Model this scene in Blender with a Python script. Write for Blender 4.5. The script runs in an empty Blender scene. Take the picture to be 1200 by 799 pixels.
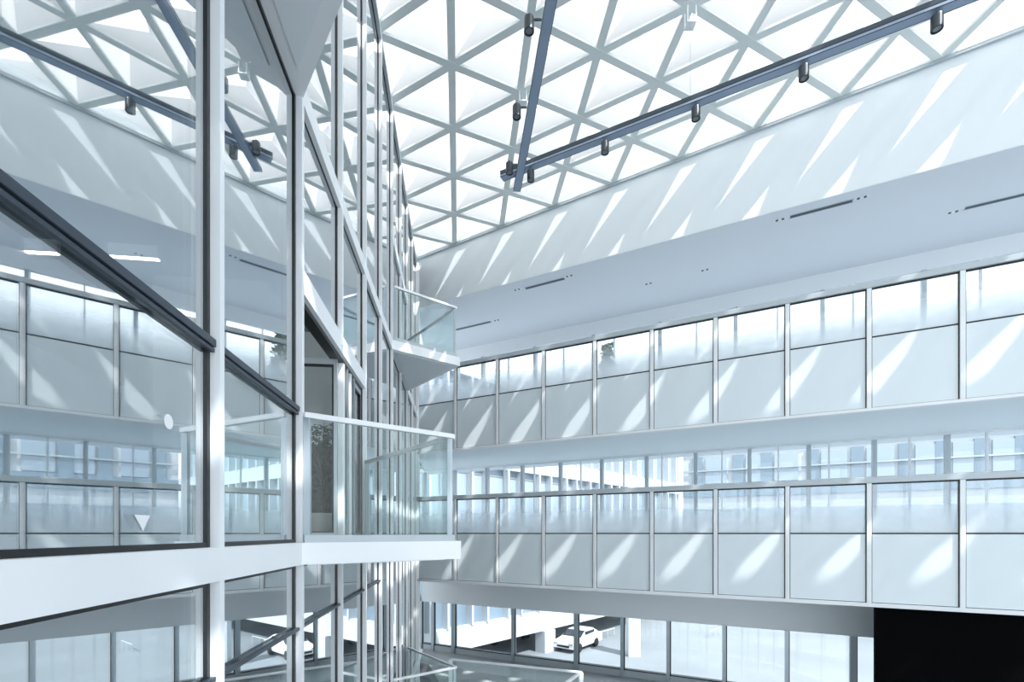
import bpy, math, random
from mathutils import Vector, Matrix
random.seed(7)
scene = bpy.context.scene
COL = scene.collection
# ------------------------------------------------------------------ frames
F, CX, HY = 570.0, 600.0, 625.0       # lens in pixels, principal column, horizon row (1200x799)
EZ = 8.6                              # eye height above the lowest floor
def W(x, y, Y):                        # point seen at pixel x,y at depth Y
    return Vector(((x-CX)/F*Y, Y, EZ+(HY-y)/F*Y))
def WH(x, y, h):                       # point seen at pixel x,y lying h above the eye
    return W(x, y, F*h/(HY-y))
KR, KL = 16240.0, 847.4
CY = 16.62; CXW = (487-CX)/F*CY
uR = Vector((1090, -570)).normalized()          # along the right wall, towards the camera
nR = Vector((-uR.y, uR.x))                      # behind the right wall
uL = Vector((-62, 570)).normalized()            # along the left wall, away from the camera
nL = Vector((-uL.y, uL.x))                      # behind the left wall
aR, aL = math.atan2(uR.y, uR.x), math.atan2(uL.y, uL.x)
OR, OL = Vector((CXW, CY)), Vector((-1.4867, 0))
def s_of(x, ratio=1.0):                # distance along the right wall (or a parallel plane) at pixel column x
    Y = KR*ratio/(x+490); p = Vector(((x-CX)/F*Y, Y)); return (p-OR).dot(uR)
def t_of(x):
    Y = KL/(538-x); p = Vector(((x-CX)/F*Y, Y)); return (p-OL).dot(uL)
def R(s, d, h): p = OR+uR*s+nR*d; return Vector((p.x, p.y, EZ+h))
def L(t, d, h): p = OL+uL*t+nL*d; return Vector((p.x, p.y, EZ+h))
# ------------------------------------------------------------------ materials
MATS = {}
def new_mat(name):
    m = bpy.data.materials.new(name); m.use_nodes = True; nt = m.node_tree; nt.nodes.clear()
    o = nt.nodes.new('ShaderNodeOutputMaterial'); MATS[name] = m
    return m, nt, o
def lin(c):
    return tuple(((v/255)/12.92 if v/255 <= .04045 else (((v/255)+.055)/1.055)**2.4) for v in c)+(1,)
def paint(name, rgb, rough=.5, metal=0, noise=0.0, spec=.5, scale=3.0, bump=0):
    m, nt, o = new_mat(name); b = nt.nodes.new('ShaderNodeBsdfPrincipled')
    b.inputs['Base Color'].default_value = lin(rgb); b.inputs['Roughness'].default_value = rough
    b.inputs['Metallic'].default_value = metal; b.inputs['Specular IOR Level'].default_value = spec
    if noise:
        tc = nt.nodes.new('ShaderNodeTexCoord'); n = nt.nodes.new('ShaderNodeTexNoise'); n.inputs['Scale'].default_value = scale
        n.inputs['Detail'].default_value = 4
        nt.links.new(tc.outputs['Object'], n.inputs['Vector'])
        r = nt.nodes.new('ShaderNodeMapRange'); r.inputs['To Min'].default_value = 1-noise; r.inputs['To Max'].default_value = 1+noise*.3
        nt.links.new(n.outputs['Fac'], r.inputs['Value'])
        mx = nt.nodes.new('ShaderNodeVectorMath'); mx.operation = 'SCALE'; mx.inputs[0].default_value = lin(rgb)[:3]
        nt.links.new(r.outputs['Result'], mx.inputs['Scale']); nt.links.new(mx.outputs['Vector'], b.inputs['Base Color'])
        if bump:
            bp = nt.nodes.new('ShaderNodeBump'); bp.inputs['Strength'].default_value = bump
            nt.links.new(n.outputs['Fac'], bp.inputs['Height']); nt.links.new(bp.outputs['Normal'], b.inputs['Normal'])
    nt.links.new(b.outputs[0], o.inputs[0]); return m
def glass(name, base, tint, power=3.0, gl=(.96, .98, 1, 1), maxr=1.0):
    m, nt, o = new_mat(name)
    lw = nt.nodes.new('ShaderNodeLayerWeight'); lw.inputs['Blend'].default_value = .5
    p = nt.nodes.new('ShaderNodeMath'); p.operation = 'POWER'; p.inputs[1].default_value = power
    nt.links.new(lw.outputs['Facing'], p.inputs[0])
    r = nt.nodes.new('ShaderNodeMapRange'); r.inputs['To Min'].default_value = base; r.inputs['To Max'].default_value = maxr
    nt.links.new(p.outputs[0], r.inputs['Value'])
    t = nt.nodes.new('ShaderNodeBsdfTransparent'); t.inputs[0].default_value = tint
    g = nt.nodes.new('ShaderNodeBsdfGlossy'); g.inputs['Roughness'].default_value = 0.0; g.inputs['Color'].default_value = gl
    mx = nt.nodes.new('ShaderNodeMixShader')
    nt.links.new(r.outputs[0], mx.inputs[0]); nt.links.new(t.outputs[0], mx.inputs[1]); nt.links.new(g.outputs[0], mx.inputs[2])
    nt.links.new(mx.outputs[0], o.inputs[0]); return m
def frosted(name, clear, col, refl=0.0):
    """translucent sheet: a share of the light passes straight, the rest is scattered"""
    m, nt, o = new_mat(name)
    tr = nt.nodes.new('ShaderNodeBsdfTranslucent'); tr.inputs[0].default_value = col
    df = nt.nodes.new('ShaderNodeBsdfDiffuse'); df.inputs[0].default_value = col
    a = nt.nodes.new('ShaderNodeMixShader'); a.inputs[0].default_value = .35
    nt.links.new(tr.outputs[0], a.inputs[1]); nt.links.new(df.outputs[0], a.inputs[2])
    t = nt.nodes.new('ShaderNodeBsdfTransparent')
    b = nt.nodes.new('ShaderNodeMixShader'); b.inputs[0].default_value = clear
    nt.links.new(a.outputs[0], b.inputs[1]); nt.links.new(t.outputs[0], b.inputs[2]); nt.links.new(b.outputs[0], o.inputs[0])
    return m
def frit(name, z0, z1):
    """printed glass: white dots dense at the bottom edge (z0), clear at the top (z1)"""
    m, nt, o = new_mat(name)
    tc = nt.nodes.new('ShaderNodeTexCoord'); sp = nt.nodes.new('ShaderNodeSeparateXYZ'); nt.links.new(tc.outputs['Object'], sp.inputs[0])
    r = nt.nodes.new('ShaderNodeMapRange'); r.interpolation_type = 'SMOOTHSTEP'
    r.inputs['From Min'].default_value = z0; r.inputs['From Max'].default_value = z1
    r.inputs['To Min'].default_value = .80; r.inputs['To Max'].default_value = .06
    nt.links.new(sp.outputs['Z'], r.inputs['Value'])
    tr = nt.nodes.new('ShaderNodeBsdfTranslucent'); tr.inputs[0].default_value = (.93, .97, 1, 1)
    df = nt.nodes.new('ShaderNodeBsdfDiffuse'); df.inputs[0].default_value = (.85, .9, .93, 1)
    a = nt.nodes.new('ShaderNodeMixShader'); a.inputs[0].default_value = .5
    nt.links.new(tr.outputs[0], a.inputs[1]); nt.links.new(df.outputs[0], a.inputs[2])
    t = nt.nodes.new('ShaderNodeBsdfTransparent'); t.inputs[0].default_value = (.97, .99, 1, 1)
    b = nt.nodes.new('ShaderNodeMixShader'); nt.links.new(r.outputs[0], b.inputs[0])
    nt.links.new(t.outputs[0], b.inputs[1]); nt.links.new(a.outputs[0], b.inputs[2])
    g = nt.nodes.new('ShaderNodeBsdfGlossy'); g.inputs['Roughness'].default_value = 0
    c = nt.nodes.new('ShaderNodeMixShader'); c.inputs[0].default_value = .06
    nt.links.new(b.outputs[0], c.inputs[1]); nt.links.new(g.outputs[0], c.inputs[2])
    nt.links.new(c.outputs[0], o.inputs[0]); return m
def emit(name, rgb, strength):
    m, nt, o = new_mat(name); e = nt.nodes.new('ShaderNodeEmission'); e.inputs[0].default_value = lin(rgb); e.inputs[1].default_value = strength
    nt.links.new(e.outputs[0], o.inputs[0]); return m
WHITE = paint('white_painted_metal', (240, 243, 246), .45)
PLASTER = paint('white_plaster', (233, 240, 244), .75, noise=.015, scale=.7)
SOFFIT = paint('soffit_paint', (226, 230, 236), .7, noise=.02, scale=.5)
GREYWALL = paint('grey_wall_panel', (238, 242, 245), .6, noise=.03, scale=.5)
SPANDREL = paint('spandrel_glass', (226, 236, 241), .22, spec=.5, noise=.02, scale=.8)
BAR = paint('lattice_bar_paint', (226, 232, 231), .6)
BLACK = paint('black_gasket', (18, 22, 26), .35)
BLACKWALL = paint('black_screen_panel', (5, 6, 8), .9, noise=.1, spec=.05)
ALU = paint('brushed_aluminium', (176, 186, 192), .35, .7)
GALU = paint('grey_aluminium', (186, 195, 200), .4, .15)
TRACK = paint('anodised_track', (150, 165, 186), .4, .4)
TRACKD = paint('track_side', (64, 76, 86), .4, .3)
SPOTM = paint('spot_housing', (66, 72, 78), .35, .5)
LENS = paint('spot_lens', (120, 126, 130), .2)
BRONZE = paint('dark_handrail_metal', (62, 72, 84), .35, .4)
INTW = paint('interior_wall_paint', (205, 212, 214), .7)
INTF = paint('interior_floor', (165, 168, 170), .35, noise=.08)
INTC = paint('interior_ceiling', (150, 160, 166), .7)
WOOD = paint('brown_cladding', (120, 96, 84), .5, noise=.15, scale=5)
PAVE = paint('concrete_paving', (176, 181, 184), .8, noise=.18, scale=.35)
YARD = paint('yard_paving', (138, 145, 150), .85, noise=.35, scale=.16)
SHADEGND = paint('painted_shade_ground', (120, 128, 134), .8, noise=.2, scale=.5)  # darker ground tone, paints the shade beneath the raised wing
GRASS = paint('lawn', (96, 120, 70), .9, noise=.3, scale=1)
EXTW = paint('exterior_render', (196, 201, 205), .7, noise=.04, scale=.3)
EXTG = paint('exterior_blue_glazing', (128, 146, 160), .12, spec=.7, noise=.25, scale=.35)
EXTP = paint('exterior_pale_glazing', (160, 174, 186), .15, spec=.6, noise=.1, scale=.3)
CARW = paint('white_car_paint', (230, 232, 234), .25)
CARD = paint('dark_car_paint', (70, 76, 84), .25, .2)
TYRE = paint('tyre_rubber', (26, 28, 30), .7)
CARG = paint('car_window', (36, 44, 52), .1)
LEAF = paint('ficus_leaf', (52, 78, 46), .6, noise=.3, scale=9, spec=.2)
BARK = paint('plant_bark', (92, 78, 62), .8, noise=.3, scale=20)
POT = paint('pot_ceramic', (200, 200, 196), .5)
GL_L = glass('coated_facade_glass', .38, (.90, .955, .96, 1), 2.2)
GL_D = glass('door_glass', .008, (.95, .97, .97, 1), 5)
GL_C = glass('clear_balustrade_glass', .022, (.95, .985, .98, 1), 4.5)
GL_W = glass('window_glass', .03, (.95, .98, 1, 1), 5)
ROOF_T = frosted('rooflight_frosted', .04, (.615, .63, .64, 1))
ROOF_C = frosted('rooflight_clear', .80, (.97, .985, 1, 1))
LAMP = emit('linear_lamp', (255, 232, 205), 9)
# ------------------------------------------------------------------ mesh builder
class MB:
    def __init__(s): s.v = []; s.f = []; s.m = []; s.mi = 0
    def quadbox(s, P):
        b = len(s.v); s.v += [tuple(p) for p in P]
        for q in ((0,3,2,1),(4,5,6,7),(0,1,5,4),(1,2,6,5),(2,3,7,6),(3,0,4,7)):
            s.f.append(tuple(b+i for i in q)); s.m.append(s.mi)
    def box(s, x0, x1, y0, y1, z0, z1):
        s.quadbox([(x0,y0,z0),(x1,y0,z0),(x1,y1,z0),(x0,y1,z0),(x0,y0,z1),(x1,y0,z1),(x1,y1,z1),(x0,y1,z1)]); return s
    def prism(s, poly, z0, z1):
        """poly CCW; z0/z1 numbers or lists"""
        n = len(poly); b = len(s.v)
        za = z0 if isinstance(z0, (list, tuple)) else [z0]*n; zb = z1 if isinstance(z1, (list, tuple)) else [z1]*n
        s.v += [(p[0], p[1], za[i]) for i, p in enumerate(poly)]+[(p[0], p[1], zb[i]) for i, p in enumerate(poly)]
        s.f.append(tuple(b+i for i in reversed(range(n)))); s.f.append(tuple(b+n+i for i in range(n))); s.m += [s.mi]*2
        for i in range(n):
            j = (i+1) % n; s.f.append((b+i, b+j, b+n+j, b+n+i)); s.m.append(s.mi)
        return s
    def bar(s, a, b, w, h, up=Vector((0,0,1))):
        """rectangular bar from a to b, top face centred on the line"""
        a = Vector(a); b = Vector(b); d = (b-a).normalized(); side = d.cross(up).normalized(); u = side.cross(d).normalized()
        P = []
        for q in (a, b):
            P += [q-side*w/2-u*h, q+side*w/2-u*h, q+side*w/2, q-side*w/2]
        s.quadbox(P); return s
    def tube(s, pts, r, n=10):
        pts = [Vector(p) for p in pts]; rs = r if isinstance(r, (list, tuple)) else [r]*len(pts); b = len(s.v)
        for i, p in enumerate(pts):
            d = (pts[min(i+1, len(pts)-1)]-pts[max(i-1, 0)]).normalized()
            up = Vector((0,0,1)) if abs(d.z) < .9 else Vector((1,0,0)); e = d.cross(up).normalized(); g = e.cross(d)
            s.v += [tuple(p+(e*math.cos(2*math.pi*k/n)+g*math.sin(2*math.pi*k/n))*rs[i]) for k in range(n)]
        for i in range(len(pts)-1):
            for k in range(n):
                s.f.append((b+i*n+k, b+i*n+(k+1)%n, b+(i+1)*n+(k+1)%n, b+(i+1)*n+k)); s.m.append(s.mi)
        s.f.append(tuple(b+k for k in range(n))); s.f.append(tuple(b+(len(pts)-1)*n+k for k in reversed(range(n)))); s.m += [s.mi]*2
        return s
    def lathe(s, prof, c=(0,0), n=24):
        b = len(s.v)
        for r, z in prof: s.v += [(c[0]+r*math.cos(2*math.pi*k/n), c[1]+r*math.sin(2*math.pi*k/n), z) for k in range(n)]
        for i in range(len(prof)-1):
            for k in range(n):
                s.f.append((b+i*n+k, b+i*n+(k+1)%n, b+(i+1)*n+(k+1)%n, b+(i+1)*n+k)); s.m.append(s.mi)
        return s
    def build(s, name, mat, parent=None, bevel=0, smooth=False):
        me = bpy.data.meshes.new(name); me.from_pydata(s.v, [], s.f)
        for m in (mat if isinstance(mat, (list, tuple)) else [mat]): me.materials.append(m)
        me.polygons.foreach_set('material_index', s.m); me.validate(); me.update()
        import bmesh
        bm = bmesh.new(); bm.from_mesh(me); bmesh.ops.recalc_face_normals(bm, faces=bm.faces)
        if bevel: bmesh.ops.bevel(bm, geom=list(bm.edges), offset=bevel, segments=2, affect='EDGES', profile=.5)
        bm.to_mesh(me); bm.free()
        if smooth: me.shade_smooth()
        o = bpy.data.objects.new(name, me); COL.objects.link(o)
        if parent: o.parent = parent
        return o
def tag(o, label, cat, group=None, kind=None):
    o['label'] = label; o['category'] = cat
    if group: o['group'] = group
    if kind: o['kind'] = kind
    return o
def empty(name, loc=(0,0,0), rz=0):
    o = bpy.data.objects.new(name, None); COL.objects.link(o); o.empty_display_size = .2
    o.location = loc; o.rotation_euler = (0, 0, rz); return o
def copy_tree(o, parent=None):
    c = o.copy(); COL.objects.link(c); c.parent = parent
    for ch in list(o.children): copy_tree(ch, c)
    return c
def rep(o, loc, parent=None):
    c = o.copy(); COL.objects.link(c); c.parent = parent; c.location = loc; return c
def rootR(name, s=0, d=0, h=0): return empty(name, R(s, d, h), aR)
def rootL(name, t=0, d=0, h=0): return empty(name, L(t, d, h), aL)
def in_frame(o, org, rz): o.location = org; o.rotation_euler = (0, 0, rz); return o
FR = (Vector((OR.x, OR.y, EZ)), aR); FL = (Vector((OL.x, OL.y, EZ)), aL)   # local x along, y behind, z = height above the eye
SEND = 27.0          # how far the right wing runs towards the camera side
# ------------------------------------------------------------------ heights (above the eye)
H3 = 7.69            # underside of the upper wall
B2 = (2.70, 2.77, 4.33, 5.41, 5.53)
B1 = (-1.62, -1.53, 0.00, 1.11, 1.24)
DB = 3.83            # depth of the galleries
def hsky(s): return 9.36+.04*(s+.15)
# ------------------------------------------------------------------ right side: wall, slabs, parapets
m = MB()
m.prism([(0,0),(SEND,0),(SEND,.3),(0,.3)], H3, [hsky(0)+.25, hsky(SEND)+.25, hsky(SEND)+.25, hsky(0)+.25])
o = in_frame(m.build('wall_right', PLASTER), *FR); tag(o, 'smooth white upper wall below the triangulated rooflight, streaked with sunlight', 'wall', kind='structure')
m = MB().prism([(-.2,.3),(SEND,.3),(SEND,5.2),(-3.45,5.2)], H3, H3+.35).box(0, SEND, .003, .31, H3-.012, H3-.0005)
o = in_frame(m.build('ceiling_gallery', SOFFIT), *FR); tag(o, 'pale grey soffit over the upper gallery with dark slot vents', 'ceiling', kind='structure')
m = MB().box(-2.6, SEND, DB, DB+.25, H3-.42, H3)
o = in_frame(m.build('trim_1', WHITE), *FR); tag(o, 'white bulkhead strip above the upper gallery windows', 'trim', kind='structure')
for nm, lo, hi, dd, lab in (('floor_upper_gallery', B2[0]+.02, 4.25, 5.0, 'white floor slab of the upper gallery, its underside forming the lower gallery ceiling'),
                        ('floor_lower_gallery', B1[0]+.04, -.083, 5.0, 'floor slab of the lower gallery behind the lower glazed parapet')):
    o = in_frame(MB().prism([(-.07,.1),(SEND,.1),(SEND,dd),(-.67*dd,dd)], lo, hi).build(nm, PLASTER), *FR); tag(o, lab, 'floor', kind='structure')
# cove line where the wall meets the rooflight
a, b = R(0, -.03, hsky(0)+.0), R(SEND, -.03, hsky(SEND)+.0)
o = MB().bar(a, b, .07, .06).build('trim_2', GALU); tag(o, 'thin grey shadow trim where white wall meets rooflight', 'trim', kind='structure')
S0, SP = s_of(534), 1.5695
FRIT = frit('printed_parapet_glass', 0, 1.0)
def parapet(levels, label, n0=-1, n1=13):
    z0, z1, zm, z2, z3 = levels
    root = rootR('glazed_parapet', 0, 0, zm); tag(root, label, 'parapet')
    zz = lambda h: h-zm
    MB().box(-.05, S0+SP*n1, -.07, .09, zz(z2), zz(z3)).build('handrail', GALU, root, bevel=.008)
    MB().box(-.05, S0+SP*n1, -.05, .11, zz(z0), zz(z1)).build('bottom_rail', WHITE, root, bevel=.006)
    MB().box(0, S0+SP*n1, -.012, .03, -.016, .016).build('middle_rail', BLACK, root)
    post = MB().box(-.045, .045, -.055, .07, zz(z1), zz(z2)).build('post', WHITE, root, bevel=.006)
    gk = MB(); gk.box(-.065, -.045, -.022, .03, zz(z1), zz(z2)); gk.box(.045, .06, -.022, .03, zz(z1), zz(z2)); gk = gk.build('gasket', BLACK, post)
    gp = MB().box(.06, SP-.065, -.008, .008, .016, zz(z2)-.03).build('glass_pane', FRIT, root)
    sg = MB(); sg.box(.06, SP-.065, -.02, .02, zz(z2)-.03, zz(z2)-.002); sg = sg.build('glazing_bead', BLACK, root)
    sp = MB().box(.06, SP-.065, -.01, .03, zz(z1)+.012, -.016).build('spandrel_panel', SPANDREL, root)
    sb = MB().box(.06, SP-.065, -.014, .03, zz(z1), zz(z1)+.012).build('glazing_bead', BLACK, root)
    for i in range(n0, n1+1):
        x = S0+SP*i
        if i == n0:
            for q in (post, gp, sp, sg, sb): q.location = (x, 0, 0)
        else:
            p = rep(post, (x, 0, 0), root); rep(gk, (0,0,0), p)
            if i < n1:
                for q in (gp, sp, sg, sb): rep(q, (x, 0, 0), root)
    return root
parapet(B2, 'upper glazed parapet with frosted panes above pale grey spandrel panels')
parapet(B1, 'lower glazed parapet of frosted panes and grey spandrels, just above the ground floor windows')
# gallery windows (outer glazing)
def window_band(nm, z0, z1, sp, off, label, tr=None, n=17):
    root = rootR(nm, -2.9, DB, z0); tag(root, label, 'window', kind='structure'); H = z1-z0
    MB().box(0, sp*n+off, 0, .14, 0, .08).build('sill', WHITE, root)
    MB().box(0, sp*n+off, 0, .14, H-.06, H).build('head_frame', WHITE, root)
    mu = MB().box(-.055, .055, -.02, .16, .08, H-.06).build('mullion', GALU, root)
    th = MB().box(-.022, .022, .02, .12, .08, H-.06).build('glazing_bar', WHITE, root)
    pn = MB().box(.055, sp-.055, .06, .075, .08, H-.06).build('pane', GL_W, root)
    for i in range(n):
        x = off+sp*i
        if i == 0: mu.location = (x,0,0); th.location = (x+sp*.5,0,0); pn.location = (x,0,0)
        else: rep(mu, (x,0,0), root); rep(th, (x+sp*(.5 if i % 3 else .32),0,0), root); rep(pn, (x,0,0), root)
    return root
window_band('window_1', -.083, B2[0]+.02, 1.6, .25, 'band of outer windows along the lower gallery, white and grey mullions', n=19)
window_band('window_2', 4.25, H3-.42, 2.35, .9, 'band of outer windows along the upper gallery, seen above its parapet', n=13)
# slot vents and downlights in the gallery soffit
def on_soffit(x, y): return WH(x, y, H3)
for (xa, ya, xb, yb, lab) in ((926, 254, 999, 235, 'dark linear slot vent in the soffit, the second from the right end'), (1131, 244, 1215, 224, 'dark linear slot vent in the soffit at the right frame edge'),
        (616, 338, 661, 326, 'dark linear slot vent in the soffit nearest the far corner balcony'), (534, 386, 575, 377, 'faint grey slot vent in the soffit, partly behind the far balcony')):
    a, b = on_soffit(xa, ya), on_soffit(xb, yb)
    c = (a+b)/2; ln = (b-a).xy.length
    root = empty('slot_vent', (c.x, c.y, EZ+H3), aR); tag(root, lab, 'vent', 'slot vents in the soffit')
    MB().box(-ln/2, ln/2, -.055, .055, -.006, 0).build('slot', TRACKD, root)
    MB().box(-ln/2-.02, ln/2+.02, -.07, -.055, -.01, 0).box(-ln/2-.02, ln/2+.02, .055, .07, -.01, 0).build('frame', GALU, root)
dl = None
for k, (x, y) in enumerate(((914, 257), (1010, 231), (667, 323), (606, 339), (826, 316), (760, 332), (1117, 248), (582, 375))):
    p = on_soffit(x, y)
    if dl is None:
        dl = empty('downlight_pair', (0,0,0), aR)
        MB().box(-.13, .13, -.04, .04, -.008, 0).build('trim_plate', WHITE, dl)
        for sx in (-.065, .065): MB().lathe([(0,-.02),(.03,-.02),(.034,-.008)], c=(sx, 0), n=12).build('lens', TRACKD, dl)
        o = dl
    else: o = copy_tree(dl)
    o.location = (p.x, p.y, EZ+H3)
    tag(o, 'small twin downlight set in the soffit '+['left of the long vent', 'right of the long vent', 'right of the short far vent', 'left of the short far vent', 'above the sixth parapet post',
        'between the short far vent and the sixth post', 'left of the vent at the frame edge', 'by the far corner balcony'][k], 'downlight', 'downlights in the soffit')
# ------------------------------------------------------------------ ground gallery, right
DG = 2.3; RG = (13.2+DG)/13.2; HF = -2.70; HG = -4.6
o = in_frame(MB().box(-1.5, s_of(1027)+1.0, DG, DG+.3, HF, B1[0]+.05).build('trim_3', GREYWALL), *FR); tag(o, 'plain grey fascia panel above the entrance level windows', 'trim', kind='structure')
o = in_frame(MB().prism([(-.3,.6),(SEND,.6),(SEND,2.62),(-1.7,2.62)], HG-.45, HG).build('floor_entrance', INTF), *FR); tag(o, 'entrance level floor slab below the tall windows', 'floor', kind='structure')
root = rootR('window_3', 0, DG, HG); tag(root, 'tall entrance level windows with grey mullions looking out on the sunlit yard', 'window', kind='structure')
HH = HF-HG
MB().box(-1.5, 14.5, .03, .15, 0, .22).build('sill', GALU, root)
MB().box(-1.5, 14.5, .0, .18, .22, .25).build('sill_gasket', BLACK, root)
xs = [493, 507, 531, 601, 675, 729, 783, 848.6, 922, 1000, 1075]
for i, x in enumerate(xs):
    s = s_of(x, RG)
    w = .075 if x in (531, 675, 1000) else .05
    MB().box(s-w, s+w, -.03, .17, .0, HH).build('mullion', ALU if x != 1000 else GALU, root)
    MB().box(s+w, s+w+.025, .04, .10, .25, HH).build('gasket', BLACK, root)
    if i:
        s0 = s_of(xs[i-1], RG)+.1
        MB().box(s0, s-w, .06, .075, .25, HH).build('pane', GL_W, root)
o = in_frame(MB().box(s_of(1027), SEND, .12, .32, -8.6, B1[0]+.03).build('wall_black', BLACKWALL), *FR); tag(o, 'matt black wall panel under the lower parapet at the bottom right', 'wall', kind='structure')
# glass balustrade around the opening at the entrance level
HB = -3.42
pts = [WH(528, 771.5, HB), WH(681, 786.5, HB), WH(655, 805, HB), WH(628, 826, HB)]
root = empty('glass_balustrade', (pts[1].x, pts[1].y, EZ+HG)); tag(root, 'glass balustrade with white rail and corner post at the bottom by the entrance windows', 'balustrade')
q = [p-root.location for p in pts]
for i in range(3):
    a, b = q[i].copy(), q[i+1].copy()
    MB().bar(a, b, .07, .045).build('handrail', WHITE, root)
    n = max(1, round((b-a).length/1.3)); dn = Vector((0,0,HH*.0+1.12))
    for k in range(n):
        a1, b1 = a.lerp(b, (k+.02)/n), a.lerp(b, (k+.98)/n)
        MB().bar(a1-Vector((0,0,.045)), b1-Vector((0,0,.045)), .016, 1.06).build('glass_panel', GL_C, root)
for i in (0, 1, 2): MB().box(q[i].x-.05, q[i].x+.05, q[i].y-.05, q[i].y+.05, 0, q[i].z-.04).build('post', WHITE, root)
poly = [pts[0], pts[3]+Vector((0,-.1,0)), pts[2]+Vector((.05,-.1,0)), pts[1]+Vector((.12,-.05,0)), R(s_of(681)+.5, .7, 0), R(0, .7, 0)]
o = MB().prism([(p.x, p.y) for p in poly], EZ+HG-.4, EZ+HG-.002).build('floor_landing', PAVE); tag(o, 'pale landing floor behind the glass balustrade at the bottom', 'floor', kind='structure')
# ------------------------------------------------------------------ left facade
T0, TS = t_of(245), 1.528
TEND = (Vector((CXW, CY))-OL).dot(uL)
LV = [(-8.6, -4.53), (-4.33, -.283), (-.083, 3.97), (4.17, 9.12)]
wl = rootL('wall_left'); tag(wl, 'tall reflective glass curtain wall with slim white mullions on the left side', 'curtain wall', kind='structure')
ks = [k for k in range(-4, 10)]
DOORK = {1: 1, 2: 1}        # bays with the open folding door on the middle level
fin = None
for k in ks:
    t = T0+TS*k
    if fin is None:
        fin = MB().box(0, .055, -.062, .10, -8.6, 9.15).build('mullion', WHITE, wl)
        gsk = MB().box(-.034, -.001, -.006, .03, -8.6, 9.15).box(.056, .072, -.006, .03, -8.6, 9.15).build('gasket', BLACK, fin)
        fin.location = (t, 0, 0)
    elif k == 2:
        for z0, z1 in ((-8.6, -.09), (2.30, 9.15)):
            f2 = MB().box(t, t+.055, -.062, .10, z0, z1).build('mullion', WHITE, wl)
            MB().box(t-.034, t-.001, -.006, .03, z0, z1).box(t+.056, t+.072, -.006, .03, z0, z1).build('gasket', BLACK, f2)
    else:
        f2 = rep(fin, (t, 0, 0), wl); rep(gsk, (0,0,0), f2)
for li, (lo, hi) in enumerate(LV):
    proto = None
    for k in ks:
        if k == 9: continue
        t = T0+TS*k
        if li == 2 and k in DOORK: continue
        pl = MB
        lo2 = lo
        if proto is None:
            proto = MB().box(.07, TS-.03, .006, .028, lo+.03, hi-.03).build('glass_pane', GL_L, wl)
            fr = MB().box(.07, TS-.03, -.004, .03, lo, lo+.03).box(.07, TS-.03, -.004, .03, hi-.03, hi).build('gasket', BLACK, proto)
            proto.location = (t, 0, 0)
        else:
            p2 = rep(proto, (t, 0, 0), wl); rep(fr, (0,0,0), p2)
ta, tb = T0+TS*ks[0], T0+TS*9+.2
for lo, hi in ((-.283, -.083), (-4.53, -4.33)):
    MB().box(ta, tb, -.066, 0, lo, hi).build('slab_edge_cover', WHITE, wl)
MB().box(ta, tb, -.05, 0, 3.97, 4.17).build('slab_edge_cover', WHITE, wl)
MB().box(ta, tb, -.06, .2, 9.12, 9.20).build('roof_edge_trim', GALU, wl)
# horizontal lintel of door openings
MB().box(T0+TS+.06, T0+TS*3, -.05, .12, 2.22, 2.44).build('door_lintel', WHITE, wl)
MB().box(T0+TS+.06, T0+TS*3, .0, .12, 2.17, 2.22).build('door_track', BLACK, wl)
MB().box(T0+TS+.06, T0+TS*3, .006, .028, 2.47, 3.94).build('glass_pane', GL_L, wl)
MB().box(T0+TS*5+.06, T0+TS*7, -.05, .0, 6.37, 6.59).build('door_lintel', WHITE, wl)
o = in_frame(MB().box(TEND-.10, TEND+.30, -.12, .0, -8.6, 9.2).build('trim_5', WHITE), *FL); tag(o, 'white vertical corner cover where the glass wall meets the galleries', 'trim', kind='structure')
# floors / ceilings / walls of the left wing
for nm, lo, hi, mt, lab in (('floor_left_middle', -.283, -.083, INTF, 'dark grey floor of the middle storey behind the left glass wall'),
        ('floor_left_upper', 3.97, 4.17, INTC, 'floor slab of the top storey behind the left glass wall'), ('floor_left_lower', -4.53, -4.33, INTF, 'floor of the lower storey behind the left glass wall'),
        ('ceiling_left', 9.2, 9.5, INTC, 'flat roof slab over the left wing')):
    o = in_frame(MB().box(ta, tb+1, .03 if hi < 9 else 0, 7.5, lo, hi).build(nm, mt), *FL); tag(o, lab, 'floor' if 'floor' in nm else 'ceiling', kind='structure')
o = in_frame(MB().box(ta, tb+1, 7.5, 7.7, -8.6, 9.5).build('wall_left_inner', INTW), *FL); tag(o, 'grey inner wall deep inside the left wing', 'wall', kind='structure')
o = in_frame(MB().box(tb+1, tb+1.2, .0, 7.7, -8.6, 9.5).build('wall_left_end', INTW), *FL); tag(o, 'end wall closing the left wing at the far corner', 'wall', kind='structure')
# dark handrails running behind the glass
def inner_rail(h, d, label, t0=.2, t1=T0+TS*1):
    root = rootL('wall_handrail', t0, d, h-1.0); tag(root, label, 'handrail')
    n = t1-t0
    a = 0.0; k = -1
    while True:                                   # one length of rail from mullion to mullion
        e = min(T0+TS*(k+1) - t0, n)
        if e-a > .2:
            MB().box(max(a, 0)+.07, e-.005, -.022, .012, .955 if h > 0 else .972, 1.0).build('rail', BRONZE, root, bevel=.004)
            if k <= 0 and h > 0: MB().box(max(a, 0)+.07, e-.005, -.012, .012, .925, .945).build('lower_strip', BRONZE, root)
        a = e; k += 1
        if e >= n-1e-6: break
    return root
inner_rail(1.15, -.022, 'dark slate handrail fixed across the left glass wall at the middle storey')
inner_rail(-.85, -.022, 'dark slate handrail across the lower left glass below the white slab band', .2, T0+TS*4)
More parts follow.
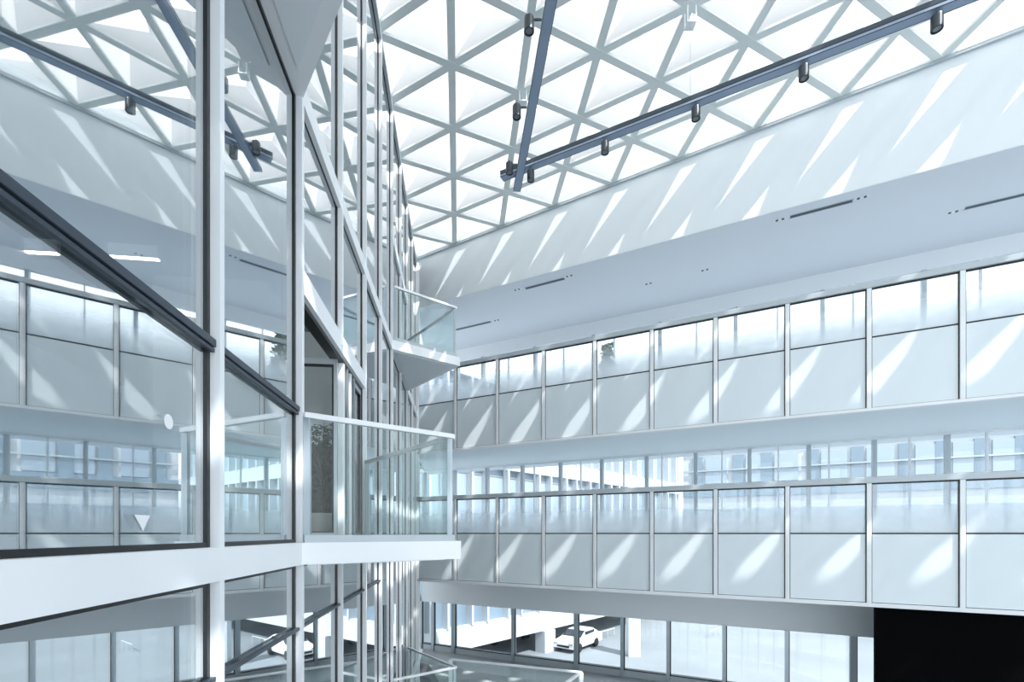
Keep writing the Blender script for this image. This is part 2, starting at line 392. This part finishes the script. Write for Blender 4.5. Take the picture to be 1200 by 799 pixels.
# stuff inside the left wing
root = rootL('interior_column', T0-.62, 1.0, -.083); tag(root, 'pale square column inside the left wing near the first mullion', 'column')
MB().box(-.2, .2, -.2, .2, 0, 4.05).build('shaft', INTW, root); MB().box(-.22, .22, -.22, .22, 0, .1).build('plinth', GALU, root)
root = rootL('clad_cabinet', 3.6, 4.2, -.083); tag(root, 'tall brown clad cabinet dimly seen through the left glass', 'cabinet')
MB().box(0, 1.5, 0, .6, .1, 2.6).build('body', WOOD, root); MB().box(.02, .74, -.02, 0, .12, 2.58).build('door', WOOD, root); MB().box(.76, 1.48, -.02, 0, .12, 2.58).build('door', WOOD, root)
MB().box(.05, 1.45, .05, .55, 0, .1).build('plinth', BLACK, root)
for x0, y0, x1, y1, lab in ((128, 300, 187, 304, 'warm linear ceiling lamp glowing behind the left glass, the longer one'), (31, 295, 69, 297, 'warm linear ceiling lamp at the left frame edge, the shorter one')):
    a, b = WH(x0, y0, 3.80), WH(x1, y1, 3.80); c = (a+b)/2; ln = (b-a).length
    root = empty('ceiling_lamp', c, math.atan2((b-a).y, (b-a).x)); tag(root, lab, 'lamp', 'linear ceiling lamps')
    MB().box(-ln/2, ln/2, -.035, .035, 0, .17).build('housing', WHITE, root); MB().box(-ln/2+.01, ln/2-.01, -.03, .03, -.012, 0).build('diffuser', LAMP, root)
def on_glass(x, y): Y = KL/(538-x); return (Vector(((x-CX)/F*Y, Y))-OL).dot(uL), (HY-y)/F*Y
t_, h_ = on_glass(198, 494)
o = in_frame(MB().tube([(0,.0045,0),(0,.0005,0)], .038, 32).build('round_sticker', WHITE), L(t_, 0, h_), aL); tag(o, 'small round white sticker on the large left glass pane', 'sticker')
(ta_, ha_), (tb_, hb_), (tc_, hc_) = on_glass(158, 603), on_glass(176, 603), on_glass(168, 622)
m = MB(); m.v = [(ta_-tc_, .0005, ha_), (tb_-tc_, .0005, ha_), (0, .0005, hc_), (ta_-tc_, .0045, ha_), (tb_-tc_, .0045, ha_), (0, .0045, hc_)]
m.f = [(0,1,2), (5,4,3), (0,3,4,1), (1,4,5,2), (2,5,3,0)]; m.m = [0]*5
o = in_frame(m.build('triangle_sticker', WHITE), L(tc_, 0, 0), aL); tag(o, 'small white downward-pointing triangle sticker low on the large left glass pane', 'sticker')
# ------------------------------------------------------------------ folding door and plant at the near balcony
dt = T0+TS*2
root = rootL('folding_door', dt+.12, 0.03, -.083); tag(root, 'glazed folding door, one leaf open and others stacked, behind the near balcony', 'door')
def leaf(x0, w, along):
    m = MB(); g = MB(); b = MB(); Hh = 2.25
    fwd = .04
    def bx(mm, a0, a1, z0, z1, th):
        if along: mm.box(x0+a0, x0+a1, 0-th, th, z0, z1)
        else: mm.box(x0-th, x0+th, a0, a1, z0, z1)
    bx(m, 0, fwd, 0, Hh, .025); bx(m, w-fwd, w, 0, Hh, .025); bx(m, fwd, w-fwd, 0, .09, .025); bx(m, fwd, w-fwd, Hh-.07, Hh, .025)
    lf = m.build('leaf', ALU, root)
    e = .02
    bx(b, fwd, fwd+e, .09, Hh-.07, .027); bx(b, w-fwd-e, w-fwd, .09, Hh-.07, .027); bx(b, fwd+e, w-fwd-e, .09, .09+e, .027); bx(b, fwd+e, w-fwd-e, Hh-.07-e, Hh-.07, .027)
    b.build('gasket', BLACK, lf); bx(g, fwd+e, w-fwd-e, .09+e, Hh-.07-e, .006); g.build('glass_pane', GL_D, lf)
leaf(0.02, .60, False)
for k in range(4): MB().box(.14+.2*k, .19+.2*k, -.05, .04, 0, 2.25).build('folded_stile', ALU if k % 2 else WHITE, root); MB().box(.195+.2*k, .21+.2*k, -.05, .03, 0, 2.25).build('gasket', BLACK, root)
leaf(.80, .56, True)
# plant
p = W(378, 632, 6.95); pot = empty('potted_plant', (p.x, p.y, EZ-.083)); tag(pot, 'leafy green potted tree behind the glazed door of the near balcony', 'plant')
MB().lathe([(0,0),(.13,0),(.19,.34),(.205,.36),(.19,.37),(.17,.34),(0,.33)], n=28).build('pot', POT, pot, smooth=True)
st = MB()
tips = []
for k in range(7):
    a = k*2.4; h = 1.0+.12*k
    e = Vector((math.cos(a)*.22, math.sin(a)*.22, h))
    st.tube([(0,0,.33),(.01*k,.01,.7),(e.x*.4,e.y*.4,h-.25),tuple(e)], [.018,.014,.009,.004], 6); tips.append(e)
st.build('stem', BARK, pot)
lf = MB()
for i in range(760):
    z = .42+1.2*random.random()**.75; r = .33*math.sqrt(random.random())*(1.0 if z < 1.3 else .75); a = random.uniform(0, 6.283)
    c = Vector((r*math.cos(a), r*math.sin(a), z)); yaw = random.uniform(0, 6.283); pit = random.uniform(-1.1, .3)
    d = Vector((math.cos(yaw)*math.cos(pit), math.sin(yaw)*math.cos(pit), math.sin(pit))); sd = d.cross(Vector((0,0,1))).normalized()
    n_ = sd.cross(d); ln = random.uniform(.06, .10); w = ln*.27
    b = len(lf.v); lf.v += [tuple(c), tuple(c+d*ln*.4+sd*w+n_*.006), tuple(c+d*ln), tuple(c+d*ln*.4-sd*w+n_*.006), tuple(c+d*ln*.45-n_*.004)]
    lf.f += [(b,b+4,b+1),(b+1,b+4,b+2),(b+2,b+4,b+3),(b+3,b+4,b)]; lf.m += [0]*4
lf = lf.build('foliage', LEAF, pot)
sm = lf.modifiers.new('s', 'SOLIDIFY'); sm.thickness = .0015
ps = W(372, 632, 7.45); root = empty('unlit_interior_panel', (ps.x, ps.y, EZ-.083), aL-math.pi/2); tag(root, 'added stand-in for the unlit interior, a dark screen behind the potted tree', 'backdrop')  # dark sheet added to paint the gloom of the room behind the plant
MB().box(-.55, .55, -.02, .02, .03, 1.42).build('panel', BLACKWALL, root); MB().box(-.5, -.42, -.18, .18, 0, .03).box(.42, .5, -.18, .18, 0, .03).build('foot', BLACK, root)
# partition and ceiling beam seen through the opening
o = in_frame(MB().box(dt+1.9, dt+2.05, .15, 3.2, -.083, 3.97).build('wall_inner_partition', INTW), *FL); tag(o, 'grey partition wall inside behind the folding door', 'wall', kind='structure')
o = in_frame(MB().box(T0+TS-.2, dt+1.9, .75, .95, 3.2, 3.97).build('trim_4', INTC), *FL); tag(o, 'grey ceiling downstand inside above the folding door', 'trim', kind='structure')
# ------------------------------------------------------------------ balconies
BA, BO = .87, 1.36
def balcony(t0, hf, label, flip=False, th=.2, rail=True):
    """triangular glass-railed balcony, footprint two bays long; hf = top of its floor"""
    root = rootL('balcony', t0, -.05, hf); tag(root, label, 'balcony')
    LN = TS*2; tip = (LN*.28 if False else BA, -BO)
    tipv = Vector((tip[0], tip[1], 0)); A = Vector((0, 0, 0)); B = Vector((LN, 0, 0))
    grow = Vector((tip[0]+.02, tip[1]-.09))
    slab = MB().prism([(-.03, 0), (grow.x, grow.y), (LN+.06, 0)], -th, 0).build('slab', WHITE, root)
    ins = MB().prism([(.09, -.03), (tip[0]+.01, tip[1]+.10), (LN-.14, -.03)], -th-.012, -th-.001).build('soffit_panel', PLASTER, root)
    if not rail: return root
    zt = 1.19
    def pt(v, z): return Vector((v.x, v.y, z))
    A1 = Vector((.02, -.02, 0)); B1_ = Vector((LN-.05, -.02, 0))
    for a, b in ((A1, tipv), (tipv, B1_)):
        MB().bar(pt(a, zt), pt(b, zt), .055, .05).build('handrail', WHITE, root, bevel=.004)
        MB().bar(pt(a, .07), pt(b, .07), .05, .07).build('base_shoe', GALU, root)
        d = (b-a)
        MB().bar(pt(a+d*.03, zt-.05), pt(b-d*.03, zt-.05), .018, zt-.12).build('glass_panel', GL_C, root)
    for v in (A1+Vector((.03,-.02,0)), tipv+Vector((0,.035,0)), B1_-Vector((.04,.03,0))):
        MB().box(v.x-.03, v.x+.03, v.y-.03, v.y+.03, 0, zt-.04).build('post', ALU, root, bevel=.004)
    return root
balcony(T0+TS, -.083, 'near triangular white balcony with glass railing at eye level on the left facade')
balcony(T0+TS*5, 4.17, 'far triangular balcony with glass railing high on the left facade by the corner')
balcony(T0+TS*5, -4.33, 'low triangular balcony with white handrails at the bottom beneath the far one')
# overhead one: long side faces away from the camera
def balcony_over(tfar, hf, label, th=.2):
    root = rootL('balcony', tfar-TS*2, -.05, hf); tag(root, label, 'balcony'); LN = TS*2; tip = Vector((BA, -BO, 0))
    MB().prism([(-.03, 0), (BA, -BO-.04), (LN+.04, 0)], -th, 0).build('slab', WHITE, root)
    MB().prism([(.12, -.06), (BA+.03, -BO+.14), (LN-.28, -.06)], -th-.015, -th-.001).build('soffit_panel', PLASTER, root)
    for a, b in ((Vector((.02,-.02,0)), tip), (tip, Vector((LN-.05,-.02,0)))):
        d = b-a; z = Vector((0,0,1))
        MB().bar(a+z*1.19, b+z*1.19, .055, .05).build('handrail', WHITE, root)
        MB().bar(a+d*.03+z*1.14, b-d*.03+z*1.14, .018, 1.1).build('glass_panel', GL_C, root)
balcony_over(T0+TS, 4.17, 'underside of the triangular balcony overhead, cropped by the top of the picture')
# ------------------------------------------------------------------ rooflight
SA, SB = Vector((-uL.x, -uL.y))*1.528, 1.75
KZ = .07/1.75
def node(n, k):
    p = OR+uR*(SB*n-.15)+SA*k
    return Vector((p.x, p.y, EZ+9.36+.07*n))
NMAX = 17
KMAX = [int((16.62-.81*n+3.0)/1.519) for n in range(NMAX+1)]
ceil = empty('ceiling', (0, 0, 0)); tag(ceil, 'triangulated rooflight of grey bars and frosted glass pyramids over the atrium', 'rooflight', kind='structure')
lat = MB()
KM = 14
wd, dp = .15, .05
for n in range(0, NMAX+1): lat.bar(node(n, -.05)+Vector((0,0,dp)), node(n, KM)+Vector((0,0,dp)), wd, dp)
for k in range(0, KM+1): lat.bar(node(0, k)+Vector((0,0,dp-.004)), node(NMAX, k)+Vector((0,0,dp-.004)), wd, dp)
for q in range(1, NMAX+KM):
    a = (0, q) if q <= KM else (q-KM, KM); b = (q, 0) if q <= NMAX else (NMAX, q-NMAX)
    lat.bar(node(*a)+Vector((0,0,dp-.008)), node(*b)+Vector((0,0,dp-.008)), wd, dp)
lat.build('lattice_frame', BAR, ceil)
APX = {'a': Vector((.25, .38, .62)), 'b': Vector((.25, .38, .62))-Vector((uR.x, uR.y, 0))*.28}
TV = (-.8*uR + .31*nR); TV = Vector((TV.x, TV.y, -1)).normalized()      # the way the sunlight travels
from mathutils.geometry import tessellate_polygon, intersect_line_plane
def sp(n, s_, p_):                      # point of the rooflight plane, s_ along the wall from node n, p_ away from it
    q = OR+uR*(SB*n-.15+s_)-nR*p_
    return Vector((q.x, q.y, EZ+9.36+KZ*(SB*n+s_)+dp))
SLOT = {'b': [(.2, .01), (.74, .01), (.52, .52)], 'a': [(1.58, .48), (1.44, .80), (1.52, .92), (1.72, .96), (1.95, .90), (1.84, .68)]}
SLOTFACE = {'a': 0, 'b': 2}
def pyr(vs, kind, n, k):
    """open frosted glass pyramid standing on the bars, with one narrow clear light in the sunward face"""
    c = sum(vs, Vector())/3; m = MB(); z = Vector((0,0,dp)); ap = c+APX[kind]; vz = [v+z for v in vs]
    for i in range(3):
        tri = [vz[i], vz[(i+1) % 3], ap]
        if i != SLOTFACE[kind]:
            b = len(m.v); m.v += [tuple(q) for q in tri]; m.f.append((b, b+1, b+2)); m.m.append(0); continue
        nn = (tri[1]-tri[0]).cross(tri[2]-tri[0]).normalized()
        hole = [sp(n, a_, b_)+Vector((SA.x, SA.y, 0))*(k-1) for a_, b_ in SLOT[kind]]
        hole = [intersect_line_plane(h, h-TV, tri[0], nn) for h in hole]
        allp = tri+hole; b = len(m.v); m.v += [tuple(q) for q in allp]
        for t in tessellate_polygon([tri, hole]): m.f.append(tuple(b+j for j in t)); m.m.append(0)
        m.f.append(tuple(b+3+j for j in range(len(hole)))); m.m.append(1)
    return m
def cell(kind, n, k):
    if kind == 'a': return [node(n, k), node(n+1, k), node(n+1, k-1)]      # points left
    return [node(n, k), node(n, k-1), node(n+1, k-1)]                       # points right
protos = {}
rest = MB()
cells = []
for n in range(NMAX):
    for k in range(1, KM+1):
        for kind in 'ab':
            c = cell(kind, n, k); m_ = sum(c, Vector())/3
            px, py = CX+F*m_.x/max(m_.y, .1), HY-F*(m_.z-EZ)/max(m_.y, .1)
            seen = m_.y > 3 and -60 < px < 1260 and -70 < py
            cells.append(((0 if seen else 100)-m_.y, kind, n, k))
cells.sort()
for i, (_, kind, n, k) in enumerate(cells):
    vs = cell(kind, n, k); o0 = vs[0].copy()
    if i < 96:
        if kind not in protos:
            m = pyr(vs, kind, n, k); m.v = [tuple(Vector(q)-o0) for q in m.v]; ob = m.build('rooflight_pyramid', [ROOF_T, ROOF_C], ceil); ob.location = o0; protos[kind] = ob
        else: rep(protos[kind], o0, ceil)
    else:
        m = pyr(vs, kind, n, k); b = len(rest.v); rest.v += m.v; rest.f += [tuple(b+j for j in f) for f in m.f]; rest.m += m.m
r_ = rest.build('rooflight_pyramids_beyond', [ROOF_T, ROOF_C], ceil); r_['kind'] = 'stuff'
# ------------------------------------------------------------------ light tracks
HT = 7.80
K1 = 8.88*(811+490)
def onT1(x): Y = K1/(x+490); return Vector(((x-CX)/F*Y, Y, EZ+HT))
a, b = onT1(588), onT1(1230)
def track(name, a, b, w, h, label):
    c = (a+b)/2; root = empty(name, c, math.atan2((b-a).y, (b-a).x)); tag(root, label, 'light track', 'suspended light tracks'); ln = (b-a).xy.length/2
    MB().box(-ln, ln, -w/2, w/2, 0, .05).build('lower_channel', TRACK, root, bevel=.003)
    MB().box(-ln, ln, -w/2+.006, w/2-.006, .05, .062).build('shadow_groove', BLACK, root)
    MB().box(-ln, ln, -w/2, w/2, .062, h).build('upper_channel', TRACKD, root, bevel=.003)
    MB().box(-ln, ln, -w/2-.003, -w/2+.004, -.003, .006).box(-ln, ln, w/2-.004, w/2+.003, -.003, .006).build('edge_strip', BLACK, root)
    return root
t1 = track('light_track', a, b, .15, .14, 'long dark suspended light track parallel to the white upper wall')
YX = K1/(609+490)
def onT2(Y):
    x = 533-(533-609)*YX/Y
    return Vector(((x-CX)/F*Y, Y, EZ+HT-.075))
t2 = track('light_track', onT2(11.0), onT2(3.0), .16, .07, 'shorter dark light track running towards the viewer and crossing the long one')
def spot_proto():
    r = empty('spotlight'); 
    MB().lathe([(0,0),(.055,.0),(.062,-.005),(.075,-.012),(.078,-.03),(.078,-.215),(.070,-.22),(.066,-.20),(0,-.195)], n=28).build('housing', SPOTM, r, smooth=False)
    MB().lathe([(0,-.2),(.05,-.2),(.052,-.206),(.03,-.208),(0,-.204)], n=24).build('lens', LENS, r)
    MB().lathe([(.0,.048),(.014,.048),(.014,-.005),(0,-.005)], n=10).build('stem', TRACKD, r)
    return r
sp0 = spot_proto(); used = False
labs = ['spotlight under the long track right beside the track crossing', 'spotlight under the long track, second from the crossing', 'spotlight under the long track, third from the crossing',
        'spotlight under the long track, fourth from the crossing', 'spotlight under the long track, last one, closest to the white wall at the top right']
for x, lab in zip((622, 709, 815.5, 942, 1098), labs):
    o = sp0 if not used else copy_tree(sp0); used = True
    p = onT1(x)+Vector((nR.x, nR.y, 0))*0; o.location = p+Vector((0,0,-.05)); tag(o, lab, 'spotlight', 'spotlights on the light tracks')
for px, py, lab in ((620, 22, 'spotlight on a side arm of the short track, nearest the top edge'), (605.5, 125, 'spotlight on a side arm in the middle of the short track'), (597, 192, 'spotlight on a side arm of the short track at the crossing')):
    o = copy_tree(sp0)
    Yp = F*(HT-.02)/(HY-py); q = onT2(Yp); p = W(px, py, Yp)
    o.location = Vector((p.x, p.y, EZ+HT-.0)); tag(o, lab, 'spotlight', 'spotlights on the light tracks')
    st_ = [c for c in o.children if c.name.startswith('stem')][0]
    ln = q.x-.088-p.x
    arm = MB().box(.05, ln, -.012, .012, -.045, -.02).build('arm', TRACKD, o)
# suspension cables with white clamps under the bars
for (x, y, h1, lab) in ((809, 12, HT+.14, 'white bracket clamp with thin cable holding the long track'), (613, 106, 9.05, 'white bracket clamp under a lattice node beside the short track')):
    p = WH(x, y, 9.55); root = empty('cable_clamp', (p.x, p.y, EZ+9.40)); tag(root, lab, 'bracket', 'cable clamps under the rooflight')
    m = MB()
    for sx in (-.085, .065): 
        for sy in (-.085, .065): m.box(sx, sx+.02, sy, sy+.02, -.12, .16)
    m.box(-.085, .085, -.085, .085, -.14, -.12); m.build('bracket', WHITE, root)
    MB().tube([(0,0,-.14), (0,0,h1-9.40)], .004, 6).build('cable', GALU, root)
# ------------------------------------------------------------------ unseen rear wall, glazed to add frontal fill light, lowest floor
bl = Vector(L(ta, 0, 0)); br = R(SEND, 0, 0)
dirv = Vector((br.x-bl.x, br.y-bl.y)); root_a = math.atan2(dirv.y, dirv.x)
wr = empty('wall_rear_fill', (bl.x, bl.y, EZ), root_a); tag(wr, 'unseen wall behind the viewer, glazed to let added fill light into the atrium', 'wall', kind='structure')
LR = dirv.length; nb = 14
for z0, z1 in ((-8.6, -8.2), (-4.6, -4.2), (-.4, 0), (3.9, 4.3), (9.0, 9.6)): MB().box(0, LR, -.3, 0, z0, z1).build('transom', WHITE, wr)
for i in range(nb+1): MB().box(LR*i/nb-.06, LR*i/nb+.06, -.25, .02, -8.6, 9.2).build('mullion', WHITE, wr)
MB().box(0, LR, -.14, -.12, -8.4, 9.1).build('pane', GL_W, wr)
o = MB().box(-14, 22, -10, 24, -.3, -.001).build('floor', PAVE); tag(o, 'pale stone floor at the bottom of the atrium', 'floor', kind='structure')
# ------------------------------------------------------------------ exterior
GH = -8.6
o = MB().box(-60, 160, 24.0, 170, -.35, 0).build('ground_yard', YARD); tag(o, 'sunlit pale concrete yard outside the windows', 'ground', kind='structure')
o = MB().box(22, 160, -60, 24.0, -.35, 0).build('ground_side_yard', YARD); tag(o, 'pale concrete yard beside the building', 'ground', kind='structure')
p0 = WH(860, 739, GH); 
o = MB().prism([(30,46),(80,42),(90,60),(34,52)], .0, .05).build('lawn_strip', GRASS); tag(o, 'strip of green lawn at the far edge of the yard', 'lawn', kind='structure')
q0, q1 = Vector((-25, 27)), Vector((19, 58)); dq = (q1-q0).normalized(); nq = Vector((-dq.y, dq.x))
o = MB().prism([tuple(q0), tuple(q1), tuple(q1+nq*22), tuple(q0+nq*22)], 0, .03).build('ground_parking_shade', SHADEGND); tag(o, 'parking ground under the raised office wing, its shade put into a darker grey', 'ground', kind='structure')  # patch added where the wing shades the ground, shade painted as colour
# wing with vanishing direction to the right
KB = 16900.0
def onB(x): Y = KB/(1120-x); return Vector(((x-CX)/F*Y, Y, 0))
p0, p1 = onB(440), onB(800); bd = (p1-p0); LB = bd.length; aB = math.atan2(bd.y, bd.x)
root = empty('office_wing', (p0.x, p0.y, EZ), aB); tag(root, 'white office wing raised on pillars with fins and blue glazing, outside left', 'building')
MB().box(-6, LB, 0, 1.0, -7.0, -5.6).build('floor_band', EXTW, root)
MB().box(-6, LB, 0, 1.0, -1.6, -.6).build('floor_band', EXTW, root)
MB().box(-6, LB, 0, 1.0, 4.2, 5.3).build('floor_band', EXTW, root)
MB().box(-6, LB, 0, 1.0, 9.6, 10.6).build('floor_band', EXTW, root)
MB().box(-6, LB, .5, 9, 10.4, 10.7).build('roof', EXTW, root)
MB().box(-6, LB, .5, 9, -6.9, -6.4).build('underside', EXTW, root)
for j, (z0, z1) in enumerate(((-5.6, -1.6), (-.6, 4.2), (5.3, 9.6))):
    MB().box(-6, LB, .45, .5, z0, z1).build('glazing', EXTG if j == 0 else EXTP, root)
    pr = MB().box(-.07, .07, -.1, .45, z0, z1).build('fin', EXTW, root)
    n = 26
    for i in range(n):
        x = -5+i*(LB+4.5)/n+(.3 if i % 2 else 0)
        if i == 0: pr.location = (x, 0, 0)
        else: rep(pr, (x, 0, 0), root)
    MB().box(-6, LB, .40, .46, z0+.9*(z1-z0), z0+.92*(z1-z0)).build('transom', EXTW, root)
for x in (520, 640):
    p = onB(x)+Vector((.3, .05, 0))
    root = empty('yard_pillar', (p.x, p.y, 0), aB); tag(root, 'broad white pillar carrying the office wing '+('behind the dark pickup' if x == 520 else 'beside the white car'), 'pillar', 'pillars under the office wing')
    MB().box(-.6, .6, 0, .9, 0, 1.58).build('shaft', EXTW, root)
p = W(742, 768, 34.3); root = empty('white_post', (p.x, p.y, 0)); tag(root, 'slender white square post standing alone in the sunny yard', 'pillar')
MB().box(-.42, .42, -.42, .42, 0, 3.6).build('shaft', EXTW, root); MB().box(-.5, .5, -.5, .5, 3.6, 3.8).build('cap', EXTW, root)
# far wing
KA = 68400.0
def onA(x): Y = KA/(x+490); return Vector(((x-CX)/F*Y, Y, 0))
p0, p1 = onA(800), onA(1500); LA = (p1-p0).length; aA = math.atan2((p1-p0).y, (p1-p0).x)
root = empty('far_office_block', (p0.x, p0.y, EZ), aA); tag(root, 'pale office block with tall narrow blue windows across the yard', 'building')
MB().box(0, LA, .3, 8, -8.6, 9.4).build('wall', EXTW, root)
MB().box(0, LA, 0, .3, 8.9, 9.6).build('parapet', EXTG, root)
MB().box(0, LA, .1, .3, 3.9, 5.2).build('blue_band', EXTG, root)
MB().box(0, LA, .1, .3, -3.5, 2.6).build('window_band', EXTP, root)
MB().box(0, LA, .0, .15, 6.6, 6.75).build('string_course', ALU, root)
i = 0; x = 1.0; wn = MB().box(0, 1.0, .12, .3, 5.2, 8.2).build('blue_window', EXTG, root); wn.location = (x, 0, 0)
pw = MB().box(0, 2.1, .14, .3, 5.3, 8.0).build('pale_window', EXTP, root); pw.location = (x+1.3, 0, 0)
while x < LA-6:
    x += random.choice((2.6, 3.6, 4.0)); rep(wn, (x, 0, 0), root); rep(pw, (x+1.2, 0, 0), root); i += 1
# cars
def car(name, loc, rz, paint_m, label, pickup=False):
    root = empty(name, loc, rz); tag(root, label, 'car')
    Lc, Wc = (4.9, 1.85) if pickup else (4.3, 1.76)
    prof = [(0,.35),(0,.75),(.15,.95),(1.3,1.05),(2.0,1.62),(3.1,1.66),(3.35,1.1),(Lc-.1,1.08),(Lc,.8),(Lc,.35)] if pickup else [(0,.32),(0,.66),(.2,.82),(1.1,.95),(1.85,1.42),(3.1,1.46),(3.8,1.05),(Lc-.05,.98),(Lc,.6),(Lc,.32)]
    m = MB(); n = len(prof); 
    for sgn, ins in ((-1, 0), (1, 0)):
        for (x, z) in prof: m.v.append((x, sgn*(Wc/2-(.16 if z > 1.2 else 0)), z))
    m.f.append(tuple(range(n))); m.f.append(tuple(n+i for i in reversed(range(n)))); m.m += [0, 0]
    for i in range(n): j = (i+1) % n; m.f.append((i, j, n+j, n+i)); m.m.append(0)
    body = m.build('body', paint_m, root, bevel=.04)
    ax = prof[3]; bx = prof[4]
    g = MB(); w = Wc/2-.10
    g.quadbox([(ax[0]+.1, -w, ax[1]+.06), (bx[0]-.03, -w+.05, bx[1]-.03), (bx[0]-.03, w-.05, bx[1]-.03), (ax[0]+.1, w, ax[1]+.06), (ax[0]+.07, -w, ax[1]+.08), (bx[0]-.07, -w+.05, bx[1]), (bx[0]-.07, w-.05, bx[1]), (ax[0]+.07, w, ax[1]+.08)])
    g.build('windscreen', CARG, root)
    for sgn in (-1, 1):
        q = MB(); y0 = sgn*(Wc/2-.10); q.box(bx[0]-.1, 3.1, min(y0, y0+sgn*.06), max(y0, y0+sgn*.06), 1.02, 1.36); q.build('side_window', CARG, root)
        MB().box(-.02, .02, sgn*Wc/2*.72-.18, sgn*Wc/2*.72+.18, .62, .74).build('headlamp', ALU, root)
        for x in (.85, Lc-.95): MB().tube([(x, sgn*(Wc/2-.2), .33), (x, sgn*(Wc/2+.02), .33)], .33, 20).build('wheel', TYRE, root)
    MB().box(-.03, .03, -.5, .5, .42, .56).build('grille', BLACK, root)
p = W(655, 779, 35.0); car('parked_car', (p.x+.3, p.y, 0), math.radians(52), CARW, 'white parked car half hidden by a pillar outside')
p = W(592, 775, 37.5); car('pickup_truck', (p.x-2.0, p.y, 0), math.radians(38), CARD, 'dark pickup truck parked in the shade under the office wing', True)
# yard rails in shade
for k, (x, y) in enumerate(((712, 743), (838, 742))):
    p = WH(x, y+4, GH) if y+4 > HY else None
    root = empty('yard_rail', (p.x, p.y, 0), aB); tag(root, 'low white rail in the yard '+('beside the car park' if k == 0 else 'near the far glazing'), 'railing', 'rails in the yard')
    MB().box(-1.1, 1.1, -.02, .02, .6, .65).build('top_bar', EXTW, root)
    for sx in (-1.05, 0, 1.05): MB().box(sx-.02, sx+.02, -.02, .02, 0, .6).build('post', EXTW, root)
# tree beyond
p = W(712, 420, 84); tr = empty('tree', (p.x, p.y, 0)); tag(tr, 'tall dark tree seen through the upper gallery glass', 'tree')
MB().tube([(0,0,0),(.3,.1,12),(.1,0,37)], [.6,.45,.12], 10).build('trunk', BARK, tr)
m = MB()
for i in range(1800):
    z = random.uniform(16, 41); rr = 2.9*(1-(z-16)/28)+.5; a = random.uniform(0, 6.283); r = rr*math.sqrt(random.random())
    c = Vector((r*math.cos(a), r*math.sin(a), z)); d = Vector((random.uniform(-1,1), random.uniform(-1,1), random.uniform(-1,1))).normalized(); e = d.cross(Vector((0,.3,1))).normalized()
    b = len(m.v); g = .8; m.v += [tuple(c), tuple(c+d*g*.5+e*g*.3), tuple(c+d*g), tuple(c+d*g*.5-e*g*.3)]; m.f.append((b,b+1,b+2,b+3)); m.m.append(0)
m.build('foliage', LEAF, tr)
# ------------------------------------------------------------------ light
w = bpy.data.worlds.new('World'); scene.world = w; w.use_nodes = True; nt = w.node_tree
bg = nt.nodes['Background']; bg.inputs[0].default_value = (.94, .97, 1.0, 1); bg.inputs[1].default_value = 1.45
tv = TV
sd = bpy.data.lights.new('sun', 'SUN'); sd.energy = 5.0; sd.angle = math.radians(.53); sd.color = (1, .985, .96)
so = bpy.data.objects.new('sun', sd); COL.objects.link(so); so.rotation_euler = tv.to_track_quat('-Z', 'Y').to_euler(); so.location = (8, -8, 30)
# ------------------------------------------------------------------ camera
cd = bpy.data.cameras.new('camera'); cam = bpy.data.objects.new('camera', cd); COL.objects.link(cam)
cam.location = (0, 0, EZ); cam.rotation_euler = (math.radians(90), 0, 0)
cd.sensor_width = 36; cd.lens = F/1200*36; cd.shift_x = (600-CX)/1200; cd.shift_y = (HY-399.5)/1200
cd.clip_start = .05; cd.clip_end = 500
scene.camera = cam
scene.view_settings.view_transform = 'Standard'; scene.view_settings.look = 'None'; scene.view_settings.gamma = 1
scene.view_settings.use_curve_mapping = False
scene.view_settings.exposure = 0.65
c = scene.cycles
c.transparent_max_bounces = 24; c.max_bounces = 10; c.diffuse_bounces = 5; c.glossy_bounces = 5
c.caustics_reflective = False; c.caustics_refractive = False
c.sample_clamp_indirect = 6
